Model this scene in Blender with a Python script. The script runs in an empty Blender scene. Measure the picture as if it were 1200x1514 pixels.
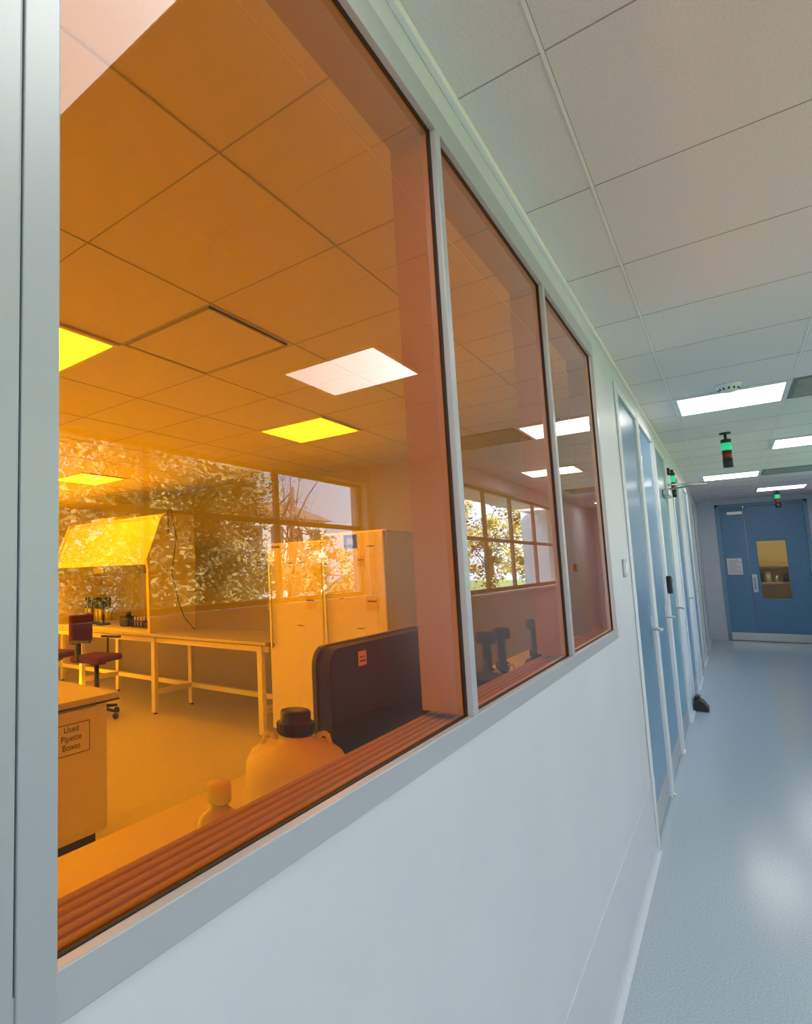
import bpy, bmesh, math, random
from mathutils import Vector, Matrix
random.seed(7)
sc=bpy.context.scene
COL=sc.collection
# ------------------------------------------------------------------ materials
MATS={}
def mat(name,color=(.8,.8,.8),rough=.5,metal=0,emit=None,estr=0,noise=0,nscale=20,spec=.5,bump=0,bscale=200,trans=0,coat=0):
    if name in MATS: return MATS[name]
    m=bpy.data.materials.new(name); m.use_nodes=True
    nt=m.node_tree; b=nt.nodes['Principled BSDF']
    b.inputs['Base Color'].default_value=(*color,1)
    b.inputs['Roughness'].default_value=rough
    b.inputs['Metallic'].default_value=metal
    b.inputs['Specular IOR Level'].default_value=spec
    if coat: b.inputs['Coat Weight'].default_value=coat
    if trans: b.inputs['Transmission Weight'].default_value=trans
    if emit:
        b.inputs['Emission Color'].default_value=(*emit,1); b.inputs['Emission Strength'].default_value=estr
    tc=nt.nodes.new('ShaderNodeTexCoord')
    if noise:
        n=nt.nodes.new('ShaderNodeTexNoise'); n.inputs['Scale'].default_value=nscale; n.inputs['Detail'].default_value=5
        nt.links.new(tc.outputs['Object'],n.inputs['Vector'])
        r=nt.nodes.new('ShaderNodeValToRGB')
        r.color_ramp.elements[0].position=.35; r.color_ramp.elements[1].position=.65
        r.color_ramp.elements[0].color=(*[c*(1-noise) for c in color],1)
        r.color_ramp.elements[1].color=(*[min(1,c*(1+noise)) for c in color],1)
        nt.links.new(n.outputs['Fac'],r.inputs['Fac']); nt.links.new(r.outputs['Color'],b.inputs['Base Color'])
    if bump:
        n2=nt.nodes.new('ShaderNodeTexNoise'); n2.inputs['Scale'].default_value=bscale; n2.inputs['Detail'].default_value=3
        nt.links.new(tc.outputs['Object'],n2.inputs['Vector'])
        bp=nt.nodes.new('ShaderNodeBump'); bp.inputs['Strength'].default_value=bump; bp.inputs['Distance'].default_value=.002
        nt.links.new(n2.outputs['Fac'],bp.inputs['Height']); nt.links.new(bp.outputs['Normal'],b.inputs['Normal'])
    MATS[name]=m; return m

def tinted_glass(name,tint,f0=.08):
    m=bpy.data.materials.new(name); m.use_nodes=True; nt=m.node_tree
    for n in list(nt.nodes): nt.nodes.remove(n)
    out=nt.nodes.new('ShaderNodeOutputMaterial')
    g=nt.nodes.new('ShaderNodeNewGeometry')
    d=nt.nodes.new('ShaderNodeVectorMath'); d.operation='DOT_PRODUCT'
    nt.links.new(g.outputs['Incoming'],d.inputs[0]); nt.links.new(g.outputs['Normal'],d.inputs[1])
    def M(op,a,b=None):
        n=nt.nodes.new('ShaderNodeMath'); n.operation=op
        for i,v in enumerate([a,b]):
            if v is None: continue
            if isinstance(v,(int,float)): n.inputs[i].default_value=v
            else: nt.links.new(v,n.inputs[i])
        return n.outputs[0]
    c=M('ABSOLUTE',d.outputs['Value'])
    s=M('POWER',M('SUBTRACT',1.0,c),5.0)
    f=M('ADD',M('MULTIPLY',s,1-f0),f0)
    tr=nt.nodes.new('ShaderNodeBsdfTransparent'); tr.inputs['Color'].default_value=(*tint,1)
    gl=nt.nodes.new('ShaderNodeBsdfGlossy'); gl.inputs['Roughness'].default_value=0.0; gl.inputs['Color'].default_value=(1,1,1,1)
    mx=nt.nodes.new('ShaderNodeMixShader')
    nt.links.new(f,mx.inputs[0]); nt.links.new(tr.outputs[0],mx.inputs[1]); nt.links.new(gl.outputs[0],mx.inputs[2])
    nt.links.new(mx.outputs[0],out.inputs['Surface'])
    MATS[name]=m; return m

WALL=mat('wall_paint',(.64,.70,.775),.5,noise=.02,nscale=3,bump=.15,bscale=90)
SKIRT=mat('vinyl_upstand',(.62,.68,.755),.4)
CEIL=mat('ceiling_tile',(.82,.77,.78),.9,noise=.04,nscale=160,bump=.35,bscale=250)
TBAR=mat('tbar_white',(.93,.90,.92),.5)
TGAP=mat('tile_joint_dark',(.40,.39,.39),.8)
FLOOR=mat('vinyl_floor',(.43,.52,.60),.19,noise=.13,nscale=150,bump=.06,bscale=120)
ALU=mat('frame_grey_alu',(.40,.465,.51),.42,metal=.15)
ALU2=mat('frame_grey_light',(.44,.49,.54),.35,metal=.1)
SEAL=mat('black_seal',(.02,.02,.02),.6)
WHITE=mat('white_paint',(.78,.81,.85),.4)
DOORB=mat('door_blue_laminate',(.12,.29,.48),.28,noise=.04,nscale=8)
DOORT=mat('door_teal_laminate',(.15,.37,.48),.3)
STEEL=mat('steel',(.6,.62,.63),.3,metal=1)
BLACK=mat('black_plastic',(.02,.02,.022),.35)
DGREY=mat('dark_grey_plastic',(.035,.03,.03),.5)
LIGHTC=mat('led_diffuser_corridor',(1,1,1),.5,emit=(1,.90,.86),estr=8)
LIGHTL=mat('led_diffuser_lab',(1,1,1),.5,emit=(1,.95,.85),estr=14.5)
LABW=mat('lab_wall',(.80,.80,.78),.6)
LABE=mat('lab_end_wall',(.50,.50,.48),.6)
LABF=mat('lab_floor',(.60,.60,.57),.3,noise=.05,nscale=120)
LABC=mat('lab_ceiling_tile',(.74,.74,.72),.9)
LGAP=mat('lab_tile_joint',(.46,.46,.44),.9)
REVEAL=mat('reveal_cream',(.46,.46,.38),.7,spec=.2)
BENCHT=mat('bench_top',(.58,.58,.56),.3)
BENCHW=mat('bench_white_steel',(.86,.86,.84),.35)
APPL=mat('appliance_white',(.82,.82,.81),.3)
RED=mat('red_fabric',(.11,.012,.012),.9)
GREENL=mat('green_lamp',(.02,.5,.25),.2,emit=(.02,.7,.3),estr=.6)
REDL=mat('red_lamp',(.25,.02,.02),.2)
PAPER=mat('paper',(.85,.86,.88),.7)
INK=mat('ink',(.08,.08,.08),.7)
YEL=mat('yellow_label',(.8,.65,.1),.6)
POLY=mat('translucent_polyethylene',(.85,.85,.80),.4)
ORG=tinted_glass('amber_filter_glass',(.97,.315,.002),.043)
CLR=tinted_glass('clear_window_glass',(.96,.97,.97),.05)
WFRAME=mat('window_frame_grey',(.30,.31,.31),.5)

# ------------------------------------------------------------------ builder
class B:
    def __init__(s,name): s.name=name; s.bm=bmesh.new(); s.mats=[]
    def mi(s,m):
        if m not in s.mats: s.mats.append(m)
        return s.mats.index(m)
    def _fin(s,verts,m,smooth=False):
        i=s.mi(m); fs=set()
        for v in verts:
            for f in v.link_faces: fs.add(f)
        for f in fs: f.material_index=i; f.smooth=smooth
    def box(s,lo,hi,m,bev=0,rot=None,piv=None,seg=2):
        lo=Vector(lo);hi=Vector(hi)
        r=bmesh.ops.create_cube(s.bm,size=1)
        vs=r['verts']; c=(lo+hi)/2; d=hi-lo
        for v in vs: v.co=Vector((v.co.x*d.x,v.co.y*d.y,v.co.z*d.z))+c
        if bev>0:
            es=set(e for v in vs for e in v.link_edges)
            r2=bmesh.ops.bevel(s.bm,geom=list(es),offset=bev,segments=seg,affect='EDGES',profile=.5)
            vs=list(set(v for f in r2['faces'] for v in f.verts)|set(v for v in vs if v.is_valid))
        if rot is not None:
            p=Vector(piv) if piv is not None else c
            for v in vs: v.co=rot@(v.co-p)+p
        s._fin(vs,m,False); return s
    def cyl(s,p0,p1,r0,m,r1=None,n=24,smooth=True):
        p0=Vector(p0);p1=Vector(p1);r1=r0 if r1 is None else r1
        d=p1-p0;L=d.length
        q=d.to_track_quat('Z','Y').to_matrix().to_4x4()
        mt=Matrix.Translation((p0+p1)/2)@q
        r=bmesh.ops.create_cone(s.bm,cap_ends=True,segments=n,radius1=r0,radius2=r1,depth=L,matrix=mt)
        s._fin(r['verts'],m,smooth)
        for v in r['verts']:
            for f in v.link_faces:
                if len(f.verts)>4: f.smooth=False
        return s
    def lathe(s,prof,c,m,n=40):
        c=Vector(c);rings=[]
        for (r,z) in prof:
            ring=[]
            for k in range(n):
                a=2*math.pi*k/n
                ring.append(s.bm.verts.new(c+Vector((r*math.cos(a),r*math.sin(a),z))))
            rings.append(ring)
        i=s.mi(m)
        for a,b in zip(rings[:-1],rings[1:]):
            for k in range(n):
                f=s.bm.faces.new((a[k],a[(k+1)%n],b[(k+1)%n],b[k])); f.material_index=i; f.smooth=True
        for ring,flip in ((rings[0],True),(rings[-1],False)):
            f=s.bm.faces.new(ring[::-1] if flip else ring); f.material_index=i
        return s
    def prism(s,pts,axis,a,b,m,bev=0):
        def mk(p,t):
            if axis=='X': return Vector((t,p[0],p[1]))
            if axis=='Y': return Vector((p[0],t,p[1]))
            return Vector((p[0],p[1],t))
        v0=[s.bm.verts.new(mk(p,a)) for p in pts]; v1=[s.bm.verts.new(mk(p,b)) for p in pts]
        fs=[s.bm.faces.new(v0),s.bm.faces.new(v1[::-1])]
        n=len(pts)
        for k in range(n): fs.append(s.bm.faces.new((v0[k],v1[k],v1[(k+1)%n],v0[(k+1)%n])))
        bmesh.ops.recalc_face_normals(s.bm,faces=fs)
        i=s.mi(m)
        for f in fs: f.material_index=i
        return s
    def quad(s,ps,m):
        f=s.bm.faces.new([s.bm.verts.new(Vector(p)) for p in ps]); f.material_index=s.mi(m); return s
    def tube(s,pts,r,m,n=8):
        for a,b in zip(pts[:-1],pts[1:]): s.cyl(a,b,r,m,n=n)
        return s
    def spin(s,c,ang):
        c=Vector(c); R_=Matrix.Rotation(ang,3,'Z')
        for v in s.bm.verts: v.co=R_@(v.co-c)+c
        return s
    def done(s):
        me=bpy.data.meshes.new(s.name); s.bm.to_mesh(me); s.bm.free()
        for m in s.mats: me.materials.append(m)
        o=bpy.data.objects.new(s.name,me); COL.objects.link(o); return o

# ------------------------------------------------------------------ dimensions
XG=-.414; XI=-.507; ZC=2.594; YE=13.98
T0=.255; PP=.9427; P3=.9076; ZB=1.1765; ZT=2.4375
YW=[T0,T0+PP,T0+2*PP,T0+2*PP+P3]
XN=2.14; XF=1.27; YJ=5.8
LY=5.6; LX=-8.0; YN=-2.5
B('floor').box((XI,YN,-.12),(XN+.2,YE+.3,0),FLOOR).done()
B('floor_lab').box((LX-.2,YN,-.12),(XI,LY+.1,0),LABF).done()
c=B('ceiling'); c.box((XI,YN-.1,ZC),(XN+.25,YE+.3,ZC+.25),CEIL)
XA=-.218; Y0=1.325
for k in range(0,5):
    x=XA+.6*k
    if x<XN:
        c.box((x-.004,YN,ZC-.002),(x+.0035,YE,ZC+.001),TBAR)
        c.box((x+.0035,YN,ZC-.0012),(x+.005,YE,ZC+.001),TGAP)
for k in range(-6,22):
    y=Y0+.6*k
    if YN<y<YE: c.box((XG,y-.0018,ZC-.0012),(XN,y+.0018,ZC+.001),TGAP)
c.done()
c=B('ceiling_lab'); c.box((LX-.2,YN-.1,ZC),(XI,LY+.2,ZC+.25),LABC)
for k in range(-1,13):
    x=-.94-.6*k
    if LX<x<XI: c.box((x-.0025,YN,ZC-.002),(x+.0025,LY,ZC+.001),LGAP)
for k in range(-6,9):
    y=1.06+.6*k
    if YN<y<LY: c.box((LX,y-.0025,ZC-.002),(XI,y+.0025,ZC+.001),LGAP)
c.done()
h=B('ceiling_access_hatch'); h.box((-2.12,1.68,ZC-.008),(-1.56,2.22,ZC+.001),LABC)
for a in ((-2.12,1.67,-2.11,2.23),(-1.57,1.67,-1.56,2.23)): h.box((a[0],a[1],ZC-.011),(a[2],a[3],ZC),TGAP)
for a in ((-2.12,1.67,-1.56,1.68),(-2.12,2.22,-1.56,2.23)): h.box((a[0],a[1],ZC-.011),(a[2],a[3],ZC),TGAP)
h.done()

# ------------------------------------------------------------------ lab partition wall
doors=[(3.74,4.60,DOORB),(4.70,5.62,DOORB),(5.80,6.75,DOORT),(7.6,8.5,DOORB),(9.5,10.4,DOORB),(11.5,12.4,DOORB)]
DT=2.45
w=B('wall_left')
w.box((XI,YN,0),(XG,YW[0]-.04,ZC),WALL)
w.box((XI,YW[0]-.04,0),(XG,YW[3],1.137),WALL)
w.box((XI,YW[0]-.04,2.50),(XG,YW[3],ZC),WALL)
w.box((XI,YW[3],0),(XG,doors[0][0],ZC),WALL)
w.done()
for i,(a,b,m) in enumerate(doors):
    w=B('wall_left'); nx=doors[i+1][0] if i<len(doors)-1 else YE
    w.box((XI,b,0),(XG,nx,ZC),WALL); w.done()
    B('wall_left').box((XI,a,DT),(XG,b,ZC),WALL).done()
t=B('trim_2'); t.box((XG,YN,ZC-.022),(XG+.014,YE,ZC-.001),TBAR,.002); t.done()
bb=B('baseboard_left')
prev=YN
for (a,b,m) in doors+[(YE,YE,None)]:
    e=a-.03 if m else YE
    if e-prev>.02:
        bb.box((XG-.001,prev,0),(XG+.002,e,.33),SKIRT,.0008)
        bb.prism([(XG,0.001),(XG+.022,.001),(XG+.010,.006),(XG+.005,.014),(XG+.003,.03),(XG,.03)],'Y',prev,e,SKIRT)
    prev=b+.03
bb.done()

# ------------------------------------------------------------------ amber glazing
XGL=XG-.014
for i in range(3):
    a,b=YW[i],YW[i+1]; hw=.014
    g=B('window_%d'%(i+1))
    ga=a-.02 if i==0 else a+hw; gb=b-hw if i<2 else b
    g.quad([(XGL,ga,ZB-.01),(XGL,gb,ZB-.01),(XGL,gb,ZT+.01),(XGL,ga,ZT+.01)],ORG)
    g.box((XGL-.002,ga,ZB-.006),(XGL+.004,gb,ZB+.001),SEAL); g.box((XGL-.002,ga,ZT-.001),(XGL+.004,gb,ZT+.006),SEAL)
    g.box((XGL-.002,gb-.002,ZB),(XGL+.004,gb+.001,ZT),SEAL)
    g.box((XI-.01,a+(-.03 if i==0 else hw),ZT+.004),(XGL-.004,gb,2.52),REVEAL)
    if i<2: g.box((XI-.01,b-hw,ZB),(XGL-.004,b+hw,ZT+.01),REVEAL)
    else: g.box((XI-.01,b,ZB),(XGL-.004,b+.05,ZT+.01),REVEAL)
    g.box((XI-.015,a-.03,ZB-.045),(XGL-.004,b,ZB-.020),REVEAL)
    for k in range(6):
        x=XGL-.005-k*.0142
        g.box((x-.0108,a-.03,ZB-.021),(x,b,ZB-.009),REVEAL,.003)
    g.done()
f=B('window_frame')
FX0,FX1=XG-.010,XG+.003
f.box((FX0,YW[0]-.038,1.137),(FX1,YW[3]+.035,ZB),ALU2,.0015)
f.box((FX0,YW[0]-.038,ZT),(FX1,YW[3]+.035,2.505),ALU2,.0015)
f.box((FX0,YW[3],ZB),(FX1,YW[3]+.03,ZT),ALU2,.0015)
for i in (1,2): f.box((FX0,YW[i]-.014,ZB),(FX1,YW[i]+.014,ZT),ALU2,.0015)
f.box((FX0,YW[0]-.035,0),(FX1+.002,YW[0]-.001,ZC-.03),ALU,.0015)
f.done()
f=B('trim_1'); f.box((XG-.0,.10,0),(XG+.008,.2175,ZC-.03),ALU,.003); f.box((XG,.2178,0),(XG+.002,.2198,ZC-.03),SEAL); f.done()

# ------------------------------------------------------------------ corridor doors on left
for n,(a,b,m) in enumerate(doors):
    d=B('door_%d'%(n+1))
    d.box((XG-.045,a+.022,.008),(XG-.004,b-.022,DT-.025),m,.002)
    d.box((XI,a,0),(XG+.012,a+.022,DT),WHITE,.003); d.box((XI,b-.022,0),(XG+.012,b,DT),WHITE,.003)
    d.box((XI,a,DT-.022),(XG+.012,b,DT),WHITE,.003)
    d.box((XG+.001,a-.028,0),(XG+.010,a+.002,DT+.03),WHITE,.003); d.box((XG+.001,b-.002,0),(XG+.010,b+.028,DT+.03),WHITE,.003)
    d.box((XG+.001,a,DT),(XG+.010,b,DT+.03),WHITE,.003)
    yh=b-.11
    d.box((XG-.006,yh-.022,.94),(XG+.002,yh+.022,1.13),STEEL,.003)
    d.cyl((XG-.002,yh,1.05),(XG+.05,yh,1.05),.009,STEEL); d.cyl((XG+.048,yh+.005,1.05),(XG+.048,yh-.12,1.05),.009,STEEL)
    d.box((XG-.005,a+.035,.02),(XG-.002,b-.035,.16),STEEL)
    for z in (.25,1.2,2.1): d.cyl((XG+.006,a+.025,z),(XG+.006,a+.025,z+.1),.007,STEEL)
    d.done()
d=B('door_closer'); d.box((XG-.003,6.35,2.06),(XG+.05,6.65,2.12),STEEL,.008)
d.tube([(XG+.04,6.5,2.13),(XG+.30,6.4,2.14),(XG+.05,6.2,2.14)],.009,STEEL); d.done()
s=B('light_switch'); s.box((XG,3.42,1.40),(XG+.009,3.51,1.49),ALU,.003); s.box((XG+.008,3.445,1.42),(XG+.014,3.465,1.47),WHITE,.002); s.box((XG+.008,3.472,1.42),(XG+.014,3.492,1.47),WHITE,.002); s.done()
s=B('card_reader'); s.box((XG+.011,5.66,1.22),(XG+.045,5.74,1.36),BLACK,.008); s.box((XG+.045,5.68,1.31),(XG+.047,5.72,1.345),DGREY); s.done()
s=B('door_stop_wedge'); s.prism([(-.40,0),(-.29,0),(-.29,.03),(-.33,.09),(-.40,.12)],'Y',7.30,7.48,BLACK); s.box((-.39,7.33,.115),(-.35,7.45,.14),BLACK,.01); s.done()

# ------------------------------------------------------------------ end wall + double door
w=B('wall_end')
w.box((XG,YE,0),(-.16,YE+.12,ZC),WALL); w.box((1.07,YE,0),(XF,YE+.12,ZC),WALL); w.box((-.16,YE,2.50),(1.07,YE+.12,ZC),WALL); w.done()
d=B('door_7')
d.box((-.16,YE-.02,0),(-.11,YE+.12,2.5),mat('frame_blue',(.19,.40,.54),.35),.003); d.box((1.02,YE-.02,0),(1.07,YE+.12,2.5),MATS['frame_blue'],.003); d.box((-.16,YE-.02,2.45),(1.07,YE+.12,2.5),MATS['frame_blue'],.003)
yd=YE+.02
def ybox(x0,x1,z0,z1,m,t=.045,y=yd): d.box((x0,y,z0),(x1,y+t,z1),m,.001)
ybox(-.108,.232,.01,2.445,DOORB)
ybox(.238,.36,.01,2.445,DOORB); ybox(.75,1.018,.01,2.445,DOORB); ybox(.36,.75,.01,.76,DOORB); ybox(.36,.75,1.80,2.445,DOORB)
for a in ((.35,.365,.75,1.81),(.745,.76,.75,1.81),(.35,.76,.75,.765),(.35,.76,1.795,1.81)): ybox(*a,DOORB,.06,yd-.006)
d.quad([(.36,yd+.02,.76),(.75,yd+.02,.76),(.75,yd+.02,1.80),(.36,yd+.02,1.80)],CLR)
ybox(-.108,1.018,.012,.15,STEEL,.004,yd-.004)
ybox(.255,.32,.88,1.20,STEEL,.004,yd-.004)
d.cyl((.288,yd-.05,.94),(.288,yd-.05,1.14),.010,STEEL); d.cyl((.288,yd,.95),(.288,yd-.05,.95),.008,STEEL); d.cyl((.288,yd,1.13),(.288,yd-.05,1.13),.008,STEEL)
d.box((.0,yd-.05,2.30),(.22,yd,2.36),STEEL,.006)
d.done()
n=B('paper_notice'); n.box((-.07,yd-.003,1.20),(.14,yd-.0005,1.50),PAPER)
for k in range(8): n.box((-.05,yd-.004,1.24+.03*k),(.12-.03*(k%3),yd-.003,1.248+.03*k),mat('print_grey',(.4,.42,.45),.7))
n.done()
w=B('wall_beyond'); w.box((-1.5,17,0),(2.6,17.1,2.6),mat('cream_wall',(.80,.62,.28),.6)); w.box((-1.6,YE+.12,0),(-1.5,17.1,2.6),WALL); w.box((2.6,YE+.12,0),(2.7,17.1,2.6),WALL)
w.box((-1.5,YE+.12,0),(-.16,YE+.2,2.6),WALL); w.box((1.07,YE+.12,0),(2.6,YE+.2,2.6),WALL)
w.box((-1.6,YE+.12,2.6),(2.7,17.1,2.7),WALL); w.done()
B('floor_beyond').box((-1.6,YE+.3,-.1),(2.7,17.1,0),LABF).done()
s=B('laboratory_shelf')
for x in (.2,1.2): s.box((x,16.4,0),(x+.04,16.9,1.4),STEEL)
for z in (.5,.95,1.37): s.box((.2,16.4,z),(1.24,16.9,z+.03),mat('oak_shelf',(.55,.38,.14),.6))
for k in range(7): s.cyl((.3+.13*k,16.6,.98),(.3+.13*k,16.6,1.12+.04*(k%3)),.04,[STEEL,BLACK,POLY][k%3])
s.done()

# ------------------------------------------------------------------ right walls with windows
def window_strip(idx,x,ys,z0,z1,zt):
    fr=B('window_%d'%idx)
    fx0,fx1=x+.08,x+.12
    ya,yb=ys[0],ys[-1]
    fr.box((fx0,ya,z0),(fx1,yb,z0+.04),WFRAME,.003); fr.box((fx0,ya,z1-.035),(fx1,yb,z1),WFRAME,.003); fr.box((fx0,ya,zt-.022),(fx1,yb,zt+.022),WFRAME,.003)
    for y in ys:
        o=.045 if y in (ya,yb) else .028
        lo=y if y==ya else y-o; hi=y if y==yb else y+o
        fr.box((fx0,lo,z0),(fx1,hi,z1),WFRAME,.003)
    fr.quad([(x+.10,ya,z0),(x+.10,yb,z0),(x+.10,yb,z1),(x+.10,ya,z1)],CLR)
    fr.box((x-.06,ya-.03,z0-.03),(x+.08,yb+.03,z0),WHITE,.005)
    fr.done()
ys1=[-2.05,-.5,1.05,2.6,4.15,5.7]
ys2=[6.1,7.2,8.3,9.5,10.8]
w=B('wall_right')
zs,zh=1.2,2.42
w.box((XN,YN,0),(XN+.2,YJ,zs),WALL); w.box((XN,YN,zh),(XN+.2,YJ,ZC),WALL); w.box((XN,YN,zs),(XN+.2,ys1[0],zh),WALL); w.box((XN,ys1[-1],zs),(XN+.2,YJ,zh),WALL)
w.box((XF,YJ,0),(XN+.2,YJ+.15,ZC),WALL)
w.box((XF,YJ+.15,0),(XF+.2,YE+.12,1.17),WALL); w.box((XF,YJ+.15,zh),(XF+.2,YE+.12,ZC),WALL); w.box((XF,YJ+.15,1.17),(XF+.2,ys2[0],zh),WALL); w.box((XF,ys2[-1],1.17),(XF+.2,YE+.12,zh),WALL)
w.done()
window_strip(4,XN,ys1,zs,zh,1.93)
window_strip(5,XF,ys2,1.17,zh,1.80)
B('wall_near').box((XI,YN-.1,0),(XN+.2,YN,ZC),WALL).done()
s=B('fire_alarm_call_point'); s.box((XF-.04,11.6,1.35),(XF,11.72,1.47),mat('alarm_red',(.6,.02,.02),.4),.006); s.box((XF-.042,11.63,1.38),(XF-.039,11.69,1.44),PAPER); s.done()

# ------------------------------------------------------------------ lights
def panel(name,x,y,m):
    p=B(name); z=ZC
    p.box((x+.025,y+.025,z-.010),(x+.575,y+.575,z-.004),m)
    for a in ((x+.004,y+.004,x+.596,y+.027),(x+.004,y+.573,x+.596,y+.596),(x+.004,y+.027,x+.027,y+.573),(x+.573,y+.027,x+.596,y+.573)):
        p.box((a[0],a[1],z-.013),(a[2],a[3],z+.001),WHITE,.002)
    p.done()
for (x,y) in [(XA,-2.275),(XA,.125),(XA+.6,2.525),(XA,4.925),(XA+.6,7.325),(XA,9.725),(XA+.6,12.125)]:
    panel('ceiling_panel_light',x,y,LIGHTC)
for x in (-2.74,-5.74):
    for y in (-1.34,1.06,3.46): panel('lab_ceiling_panel_light',x,y,LIGHTL)
pz=B('ceiling_lamp_beyond'); pz.box((.0,15.3,2.56),(1.2,15.9,2.599),mat('led_beyond',(1,1,1),.5,emit=(1,.8,.4),estr=6)); pz.box((-.03,15.27,2.58),(1.23,15.93,2.6),WHITE); pz.done()

def vent(x,y):
    v=B('ceiling_air_vent'); v.box((x+.01,y+.01,ZC-.006),(x+.59,y+.59,ZC+.001),mat('vent_grey',(.22,.25,.26),.6))
    for k in range(10): v.box((x+.03,y+.04+.055*k,ZC-.016),(x+.57,y+.06+.055*k,ZC-.005),mat('vent_blade',(.38,.42,.43),.5))
    v.done()
vent(XA+.6,4.925); vent(XA+.6,9.725)
s=B('smoke_detector'); s.lathe([(.065,0),(.065,-.012),(.05,-.03),(.048,-.045),(.02,-.052)][::-1],(.08,4.78,ZC),WHITE)
for k in range(12):
    a=k*math.pi/6; s.box((.08+.05*math.cos(a)-.004,4.78+.05*math.sin(a)-.004,ZC-.04),(.08+.05*math.cos(a)+.004,4.78+.05*math.sin(a)+.004,ZC-.02),BLACK)
s.done()
def beacon(x,y,ztop,wall=False,k=1.0):
    s=B('signal_light_stack')
    if wall:
        s.box((XG,y-.03,ztop-.02),(XG+.02,y+.03,ztop+.05),DGREY,.003); s.cyl((XG,y,ztop+.02),(x,y,ztop+.02),.008,DGREY)
        s.cyl((x,y,ztop),(x,y,ztop+.03),.02*k,DGREY)
    else: s.cyl((x,y,ztop),(x,y,ZC),.01,DGREY); s.cyl((x,y,ZC-.01),(x,y,ZC),.04,DGREY)
    s.cyl((x,y,ztop-.03),(x,y,ztop),.036*k,DGREY)
    s.cyl((x,y,ztop-.10),(x,y,ztop-.032),.034*k,GREENL); s.cyl((x,y,ztop-.105),(x,y,ztop-.10),.036*k,DGREY)
    s.cyl((x,y,ztop-.175),(x,y,ztop-.105),.034*k,REDL); s.cyl((x,y,ztop-.18),(x,y,ztop-.175),.036*k,DGREY)
    s.cyl((x,y,ztop-.25),(x,y,ztop-.18),.036*k,BLACK); s.done()
beacon(.05,6.6,ZC-.06); beacon(-.375,7.15,2.36,True,.55); beacon(.66,13.0,ZC-.03)

# ------------------------------------------------------------------ LAB interior
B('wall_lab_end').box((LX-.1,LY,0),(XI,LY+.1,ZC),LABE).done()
w=B('wall_lab_far'); w.box((LX-.1,YN,0),(LX,LY,1.0),LABW); w.box((LX-.1,YN,2.4),(LX,LY,ZC),LABW); w.box((LX-.1,3.8,1),(LX,LY,2.4),LABW); w.box((LX-.1,YN,1),(LX,-1.8,2.4),LABW); w.done()
w=B('window_6')  # window opening added in the unseen far wall to let daylight into the lab
for y in (-1.8,-.4,1.0,2.4,3.76): w.box((LX-.08,y,1.0),(LX-.02,y+.05,2.4),WHITE)
for z in (1.0,2.35): w.box((LX-.08,-1.8,z),(LX-.02,3.8,z+.05),WHITE)
w.done()
B('wall_lab_near').box((LX-.1,YN-.1,0),(XI,YN,ZC),LABW).done()
c=B('wall_bench'); c.box((-1.10,-2.0,.865),(XI-.001,5.3,.90),mat('counter_top',(.84,.84,.82),.35),.004)
c.box((-1.04,-2.0,.12),(XI-.001,5.3,.865),BENCHW)
for k in range(12): c.box((-1.052,-1.95+.6*k,.14),(-1.04,-1.38+.6*k,.85),BENCHW,.003)
c.box((-1.0,-2.0,0),(XI-.001,5.3,.12),DGREY); c.done()
c=B('island_cabinet'); c.box((-3.45,-1.6,.81),(-2.60,1.985,.845),BENCHT,.004); c.box((-3.45,-1.6,.802),(-2.598,1.987,.812),DGREY)
c.box((-3.4,-1.55,.13),(-2.65,1.94,.80),BENCHW); c.box((-3.35,-1.5,0),(-2.70,1.90,.13),DGREY)
for k in range(4): c.box((-2.652,-1.5+.85*k,.15),(-2.64,-.68+.85*k,.785),BENCHW,.003)
c.done()
lab=B('cabinet_label'); lab.box((-2.639,1.60,.57),(-2.637,1.82,.72),PAPER,.0005)
for a in ((1.598,.567,1.822,.571),(1.598,.719,1.822,.723),(1.598,.567,1.602,.723),(1.818,.567,1.822,.723)): lab.box((-2.6375,a[0],a[1]),(-2.6365,a[2],a[3]),INK)
lo=lab.done()
def text(name,s,loc,rot,size,m,par):
    cu=bpy.data.curves.new(name,'FONT'); cu.body=s; cu.size=size; cu.align_x='CENTER'; cu.extrude=.0005
    o=bpy.data.objects.new(name,cu); COL.objects.link(o); o.location=loc; o.rotation_euler=rot; cu.materials.append(m); o.parent=par
text('lettering','Used\nPipette\nBoxes',(-2.636,1.71,.682),(math.pi/2,0,math.pi/2),.044,INK,lo)
BF,BBK,BR,BL,BZ=4.10,4.90,-3.22,-7.6,.845
c=B('laboratory_bench'); c.box((BL,BF-.02,BZ-.03),(BR,BBK,BZ),BENCHT,.004); c.box((BL,BF-.022,BZ-.033),(BR+.002,BBK,BZ-.028),DGREY)
lw=.055
for x in (BR-.06,-4.75,-6.1,-7.4):
    for y in (BF+.0,BBK-.25):
        c.box((x-lw,y,0.02),(x,y+lw,BZ-.03),BENCHW,.004); c.cyl((x-lw/2,y+lw/2,0),(x-lw/2,y+lw/2,.03),.018,BLACK)
    c.box((x-lw,BF+.05,.20),(x,BBK-.25,.25),BENCHW); c.box((x-lw,BF+.05,BZ-.10),(x,BBK-.1,BZ-.03),BENCHW)
c.box((BL,BF+.02,BZ-.09),(BR,BF+.05,BZ-.03),BENCHW); c.box((BL,BBK-.25,.20),(BR-.1,BBK-.20,.25),BENCHW); c.done()
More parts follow.
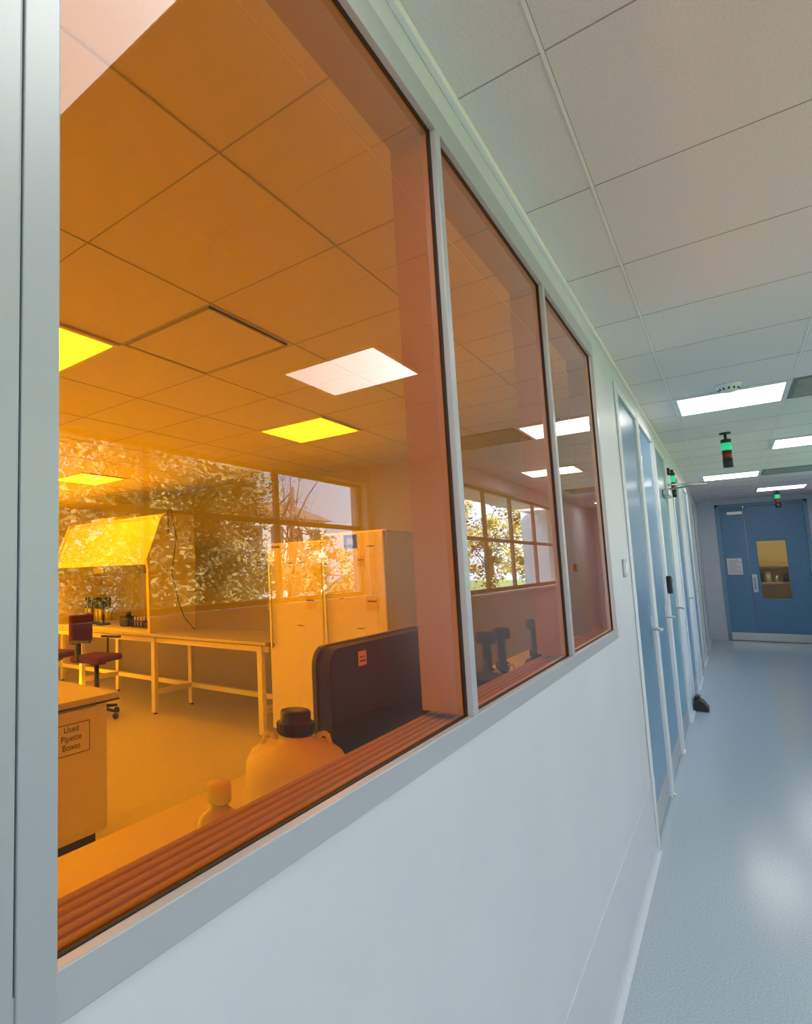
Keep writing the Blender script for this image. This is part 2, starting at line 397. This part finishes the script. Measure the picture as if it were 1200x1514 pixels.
# hood
c=B('laminar_flow_hood')
hx0,hx1,hy0,hy1=-6.75,-4.86,4.12,4.86; HT=2.19
prof=[(hy0+.02,BZ),(hy1,BZ),(hy1,HT),(hy0+.28,HT),(hy0+.20,HT-.05),(hy0-.02,1.66),(hy0,1.55)]
for x in (hx0,hx1-.04): c.prism(prof,'X',x,x+.04,APPL)
c.box((hx0+.04,hy0+.28,1.62),(hx1-.04,hy1-.001,HT-.005),APPL)
c.prism([(hy0,1.66),(hy0+.21,HT-.06),(hy0+.30,HT-.01),(hy0+.30,1.62),(hy0,1.60)],'X',hx0+.04,hx1-.04,APPL)
c.box((hx0+.04,hy0-.012,1.50),(hx1-.04,hy0+.02,1.60),mat('hood_strip',(.12,.13,.12),.6),.003)
c.box((hx0+.9,hy0-.02,1.52),(hx0+1.1,hy0-.01,1.58),mat('display_grey',(.3,.32,.3),.6))
c.box((hx0+.04,hy1-.04,BZ),(hx1-.04,hy1,1.62),mat('hood_back',(.42,.42,.41),.4))
c.box((hx0+.04,hy0+.02,BZ),(hx1-.04,hy1,BZ+.03),APPL)
c.box((hx0+.4,hy0+.3,HT),(hx0+.9,hy0+.65,HT+.04),APPL,.01)
c.box((hx1-.001,hy0+.30,1.60),(hx1+.002,hy1-.03,1.605),mat('seam_grey',(.5,.5,.5),.6)); c.box((hx1-.001,hy1-.012,BZ),(hx1+.003,hy1,HT),MATS['seam_grey'])
c.done()
c=B('power_cable'); c.tube([(hx1+.01,hy0+.3,1.95),(hx1+.03,hy0+.28,HT+.02),(hx1+.06,hy0+.3,HT+.04),(hx1+.09,hy0+.35,1.9),(hx1+.06,hy0+.3,1.5),(hx1+.10,hy0+.35,1.2),(hx1+.14,hy0+.4,1.0),(hx1+.2,hy0+.5,BZ+.008)],.005,DGREY); c.done()
def pipstand(x,y):
    p=B('pipette_stand'); z=BZ+.032
    p.cyl((x,y,z),(x,y,z+.02),.09,DGREY); p.cyl((x,y,z),(x,y,z+.32),.012,DGREY); p.cyl((x,y,z+.27),(x,y,z+.285),.08,DGREY)
    for k in range(6):
        a=k*math.pi/3; px,py=x+.08*math.cos(a),y+.08*math.sin(a)
        p.cyl((px,py,z+.20),(px,py,z+.34),.014,DGREY); p.cyl((px,py,z+.05),(px,py,z+.20),.006,WHITE,r1=.012)
    p.done()
pipstand(-6.30,4.4); pipstand(-6.0,4.35)
p=B('vortex_mixer'); p.box((-5.62,4.3,BZ+.032),(-5.47,4.48,BZ+.15),DGREY,.02); p.cyl((-5.545,4.39,BZ+.15),(-5.545,4.39,BZ+.20),.03,BLACK); p.done()
p=B('test_tube_rack')
def rk(a,b,z0,z1,y0,y1): p.box((a,y0,z0),(b,y1,z1),BLACK)
rk(-5.40,-5.16,BZ+.031,BZ+.045,4.3,4.4); rk(-5.40,-5.16,BZ+.10,BZ+.11,4.3,4.4); rk(-5.40,-5.39,BZ+.031,BZ+.11,4.3,4.4); rk(-5.17,-5.16,BZ+.031,BZ+.11,4.3,4.4)
for k in range(8): p.cyl((-5.38+.028*k,4.35,BZ+.04),(-5.38+.028*k,4.35,BZ+.15),.009,[WHITE,REDL][k%2])
p.done()
p=B('microcentrifuge'); p.box((-5.10,4.25,BZ+.0325),(-4.93,4.42,BZ+.11),BLACK,.02); p.lathe([(.07,.11),(.068,.14),(.04,.165),(.01,.17)],(-5.015,4.335,BZ),DGREY); p.done()
p=B('wall_socket')
for x in (-4.35,-3.95): p.box((x,LY-.012,1.02),(x+.15,LY,1.11),WHITE,.004); p.box((x+.03,LY-.02,1.04),(x+.06,LY-.012,1.07),BLACK)
p.done()
def fridge(name,x0,x1,y0,y1,zt,full=True):
    r=B(name); r.box((x0,y0+.06,.08),(x1,y1,zt),APPL,.008); r.box((x0+.03,y0+.1,0),(x1-.03,y1-.03,.09),DGREY)
    if full: r.box((x0,y0,.10),(x1,y0+.052,zt-.01),APPL,.01)
    else:
        r.box((x0,y0,.10),(x1,y0+.052,.62),APPL,.01); r.box((x0,y0,.635),(x1,y0+.052,zt-.01),APPL,.01)
    r.box((x0+.03,y0-.035,.8),(x0+.05,y0-.015,1.55),STEEL,.004)
    for z in (.82,1.52): r.box((x0+.03,y0-.03,z),(x0+.05,y0,z+.02),STEEL)
    if not full:
        r.box((x0+.22,y0-.004,zt-.14),(x0+.34,y0,zt-.03),mat('matte_black',(.03,.03,.03),.8),.001)
        r.box((x0+.25,y0-.006,zt-.11),(x0+.31,y0-.003,zt-.06),MATS['display_grey'])
    r.box((x0+.02,y0-.002,zt-.05),(x0+.14,y0,zt-.03),mat('brandplate',(.2,.2,.25),.6))
    for k,(a,b,s) in enumerate([(.20,1.48,.09),(.33,1.50,.07),(.42,1.60,.08),(.15,1.2,.06),(.40,1.15,.10),(.30,.95,.08)]):
        r.box((x0+a,y0-.003,b),(x0+a+s,y0,b+s*1.2),[PAPER,YEL,PAPER][k%3])
        r.box((x0+a+.01,y0-.004,b+s*.7),(x0+a+s-.01,y0-.003,b+s*.8),INK)
    r.done()
fridge('laboratory_freezer',-3.19,-2.62,4.12,4.80,1.74)
fridge('laboratory_refrigerator',-2.60,-2.03,4.10,4.82,1.79,False)
def chair(cx,cy,ang,back=True):
    c=B('laboratory_chair' if back else 'laboratory_stool')
    for k in range(5):
        a=k*2*math.pi/5+.3; ex,ey=cx+.25*math.cos(a),cy+.25*math.sin(a)
        c.cyl((cx,cy,.11),(ex,ey,.08),.022,BLACK,r1=.014); c.cyl((ex-.012,ey,.03),(ex+.012,ey,.03),.03,BLACK)
    c.cyl((cx,cy,.08),(cx,cy,.58),.026,BLACK); c.cyl((cx,cy,.55),(cx,cy,.585),.10,BLACK)
    c.box((cx-.21,cy-.20,.58),(cx+.21,cy+.20,.65),RED,.035,seg=4)
    if back:
        c.box((cx-.03,cy-.28,.60),(cx+.03,cy-.23,.95),BLACK,.008); c.box((cx-.03,cy-.25,.57),(cx+.03,cy-.05,.60),BLACK)
        c.box((cx-.17,cy-.25,.76),(cx+.17,cy-.18,1.08),RED,.032,seg=4)
        for sx in (-1,1):
            c.tube([(cx+sx*.18,cy-.05,.6),(cx+sx*.25,cy-.05,.62),(cx+sx*.25,cy-.05,.80)],.012,BLACK); c.box((cx+sx*.25-.025,cy-.13,.80),(cx+sx*.25+.025,cy+.12,.825),BLACK,.008)
    c.spin((cx,cy,0),ang); c.done()
chair(-5.20,3.68,math.radians(-75)); chair(-5.9,3.6,.3,False)
# monitor seen from the back
mm=B('computer_monitor')
mx=-.81
def rrect(y0,y1,z0,z1,r,n=6):
    pts=[]
    for (cy_,cz_,a0) in ((y1-r,z1-r,0),(y0+r,z1-r,90),(y0+r,z0+r,180),(y1-r,z0+r,270)):
        for k in range(n+1):
            a=math.radians(a0+90*k/n); pts.append((cy_+r*math.cos(a),cz_+r*math.sin(a)))
    return pts
mm.prism(rrect(1.295,1.975,.925,1.267,.05),'X',mx-.04,mx,DGREY)
mm.prism(rrect(1.289,1.981,.92,1.272,.053),'X',mx-.052,mx-.04,mat('bezel',(.12,.11,.11),.35))
mm.box((mx-.03,1.60,.90),(mx-.01,1.68,.95),BLACK,.004); mm.box((mx-.12,1.52,.90),(mx+.06,1.76,.908),BLACK,.004)
mm.box((mx,1.445,1.205),(mx+.0015,1.49,1.245),YEL); mm.box((mx+.001,1.45,1.216),(mx+.002,1.485,1.22),INK); mm.box((mx+.001,1.45,1.228),(mx+.002,1.48,1.231),INK)
mm.done()
# carboy
c=B('plastic_carboy'); px,py,pz=-.80,1.12,.90
c.lathe([(.02,0),(.105,0),(.118,.012),(.12,.03),(.12,.115),(.118,.135),(.108,.155),(.085,.172),(.055,.183),(.04,.188),(.038,.205)],(px,py,pz),POLY)
c.lathe([(.041,.198),(.043,.202),(.043,.222),(.041,.225),(.036,.227),(.036,.246),(.033,.25),(.005,.25)],(px,py,pz),BLACK)
for k in range(20):
    a=k*math.pi/10; c.box((px+.0425*math.cos(a)-.0015,py+.0425*math.sin(a)-.0015,pz+.202),(px+.0425*math.cos(a)+.0015,py+.0425*math.sin(a)+.0015,pz+.224),BLACK)
for sgn in (-1,1):
    ax=Vector((.81*sgn,.58*sgn,0)); p0=Vector((px,py,pz))
    c.tube([p0+ax*.045+Vector((0,0,.186)),p0+ax*.060+Vector((0,0,.198)),p0+ax*.072+Vector((0,0,.196)),p0+ax*.08+Vector((0,0,.168))],.006,POLY,n=10)
c.done()
c=B('reagent_bottle'); px,py=-.745,.795
c.lathe([(.02,0),(.044,0),(.048,.006),(.048,.105),(.045,.12),(.034,.135),(.020,.145),(.016,.150),(.016,.162)],(px,py,.90),mat('bottle_frosted',(.62,.58,.50),.25))
c.lathe([(.021,.158),(.022,.16),(.022,.186),(.020,.19),(.004,.19)],(px,py,.90),WHITE)
c.done()
for (x,y) in ((-.80,2.50),(-.80,2.70),(-.78,3.18)):
    c=B('bottle_top_dispenser')
    c.lathe([(.02,0),(.05,0),(.055,.008),(.055,.08),(.045,.10),(.02,.115),(.02,.13)],(x,y,.90),DGREY)
    c.lathe([(.028,.12),(.028,.15),(.018,.155),(.018,.25),(.038,.255),(.040,.275),(.038,.30),(.01,.302)],(x,y,.90),DGREY)
    c.tube([(x,y,1.04),(x+.05,y-.02,1.045),(x+.055,y-.02,1.0)],.005,STEEL); c.done()
c=B('red_storage_box'); c.box((-.80,2.15,.90),(-.62,2.3,1.05),REDL,.006); c.box((-.81,2.14,1.05),(-.61,2.31,1.07),DGREY,.004); c.done()

# ------------------------------------------------------------------ exterior
B('ground').box((2.4,-30,-.5),(60,80,-.35),mat('grass',(.10,.16,.04),.9,noise=.4,nscale=2)).done()
LEAF=bpy.data.materials.new('leaf'); LEAF.use_nodes=True; nt=LEAF.node_tree
for n_ in list(nt.nodes): nt.nodes.remove(n_)
out=nt.nodes.new('ShaderNodeOutputMaterial'); df=nt.nodes.new('ShaderNodeBsdfDiffuse'); tl=nt.nodes.new('ShaderNodeBsdfTranslucent'); mx_=nt.nodes.new('ShaderNodeMixShader'); mx_.inputs[0].default_value=.35
tcn=nt.nodes.new('ShaderNodeTexCoord'); ns=nt.nodes.new('ShaderNodeTexNoise'); ns.inputs['Scale'].default_value=1.4; ns.inputs['Detail'].default_value=8; ns.inputs['Roughness'].default_value=.65
rp=nt.nodes.new('ShaderNodeValToRGB'); rp.color_ramp.elements[0].position=.42; rp.color_ramp.elements[0].color=(.05,.06,.012,1); rp.color_ramp.elements[1].position=.60; rp.color_ramp.elements[1].color=(.80,.68,.28,1)  # pale end of the ramp paints sun highlights into the leaf colour
nt.links.new(tcn.outputs['Object'],ns.inputs['Vector']); nt.links.new(ns.outputs['Fac'],rp.inputs['Fac'])
for s_ in (df,tl): nt.links.new(rp.outputs['Color'],s_.inputs['Color'])
nt.links.new(df.outputs[0],mx_.inputs[1]); nt.links.new(tl.outputs[0],mx_.inputs[2]); nt.links.new(mx_.outputs[0],out.inputs['Surface'])
BARK=mat('bark',(.12,.09,.07),.9,noise=.3,nscale=10)
def leaves(t,cpts,nleaf,ls,sp=(.25,.5)):
    li=t.mi(LEAF); bm=t.bm
    for cpt in cpts:
        cr=random.uniform(*sp)
        for j in range(nleaf):
            p=cpt+Vector((random.gauss(0,cr*.6),random.gauss(0,cr*.6),random.gauss(0,cr*.4)))
            u=Vector((random.uniform(-1,1),random.uniform(-1,1),random.uniform(-.6,.6))).normalized()
            wv=u.cross(Vector((random.uniform(-1,1),random.uniform(-1,1),random.uniform(-1,1)))).normalized()
            l=ls*random.uniform(.6,1.3)
            f=bm.faces.new([bm.verts.new(p-u*l),bm.verts.new(p+wv*l*.5),bm.verts.new(p+u*l),bm.verts.new(p-wv*l*.5)])
            f.material_index=li
def tree(x,y,hgt,rad,nclump,nleaf,ls,leafy=True):
    t=B('tree'); base=Vector((x,y,-.4))
    top=base+Vector((random.uniform(-.3,.3),random.uniform(-.3,.3),hgt*.75))
    t.cyl(base,top,.16,BARK,r1=.06,n=8)
    cl=[]
    for k in range(nclump):
        while True:
            v=Vector((random.uniform(-1,1),random.uniform(-1,1),random.uniform(-1,1)))
            if v.length<1: break
        cpt=base+Vector((0,0,hgt*.55))+Vector((v.x*rad,v.y*rad,v.z*hgt*.48))
        cl.append(cpt)
        s0=base.lerp(top,random.uniform(.3,1))
        if not leafy or k%3==0:
            mid=s0.lerp(cpt,.5)+Vector((0,0,.15))
            t.cyl(s0,mid,.035,BARK,r1=.02,n=5); t.cyl(mid,cpt,.02,BARK,r1=.006,n=5)
            if not leafy:
                for j in range(5):
                    e=cpt+Vector((random.uniform(-.5,.5),random.uniform(-.5,.5),random.uniform(0,.7)))
                    t.cyl(mid.lerp(cpt,random.uniform(.3,1)),e,.009,BARK,r1=.004,n=4)
    leaves(t,cl,nleaf,ls); t.done()
for (x,y,hh,r,nc) in ((6.4,-1.5,6.0,2.0,60),(6.6,1.4,6.0,2.0,90),(6.4,4.0,6.0,2.0,100),(7.2,6.8,5.8,2.1,110),(8.8,9.6,4.8,1.9,90),(10.8,13.2,2.9,2.0,60)):
    tree(x,y,hh,r,nc,170,.062)
for (x,y,hh,r,nc) in ((9.5,24,5.5,2.4,60),(8.5,31,5.5,2.4,60),(11,18.5,3.0,2.2,50),(8.0,40,6.0,3.0,50)):
    tree(x,y,hh,r,nc,100,.09)
tree(9.5,14.5,6.0,1.8,26,6,.04,False)
h=B('hedge')
leaves(h,[Vector((12.9+random.gauss(0,.3),random.uniform(-2,17),random.uniform(-.3,1.8))) for _ in range(150)],90,.08,(.3,.6))
h.done()
b=B('distant_building'); BR_=mat('render_white',(.75,.72,.68),.8); b.box((16,18,-.4),(24,27,4.2),BR_); b.prism([(17.5,4.2),(27.5,4.2),(22.5,5)],'X',15.7,24.3,mat('roof_tiles',(.3,.22,.19),.8))
for k in range(5):
    for z in (.6,2.6): b.box((15.96,18.7+1.7*k,z),(16.01,19.7+1.7*k,z+1.1),mat('dark_pane',(.10,.10,.10),.6))
b.done()

# ------------------------------------------------------------------ world + sun
W=bpy.data.worlds.new('World'); sc.world=W; W.use_nodes=True
bg=W.node_tree.nodes['Background']; bg.inputs[0].default_value=(.63,.79,1,1); bg.inputs[1].default_value=7.6
sun=bpy.data.lights.new('sun','SUN'); sun.energy=62; sun.angle=.02; sun.color=(1,.91,.86)
so=bpy.data.objects.new('sun',sun); COL.objects.link(so)
so.rotation_euler=Vector((1,.35,-1.1)).to_track_quat('-Z','Y').to_euler()

# ------------------------------------------------------------------ camera
f,cx,cy=839.5762,345.7879,764.8939
cam=bpy.data.cameras.new('camera'); co=bpy.data.objects.new('camera',cam); COL.objects.link(co)
cam.sensor_fit='HORIZONTAL'; cam.sensor_width=36
cam.lens=f/1200*36; cam.shift_x=(600-cx)/1200; cam.shift_y=(cy-757)/1200
cam.clip_start=.02
co.matrix_world=Matrix.Translation((0,0,1.4728))@Matrix.Rotation(.7156,4,'Z')@Matrix.Rotation(math.pi/2+.0984,4,'X')@Matrix.Rotation(-.0273,4,'Z')
sc.camera=co
sc.view_settings.view_transform='Standard'
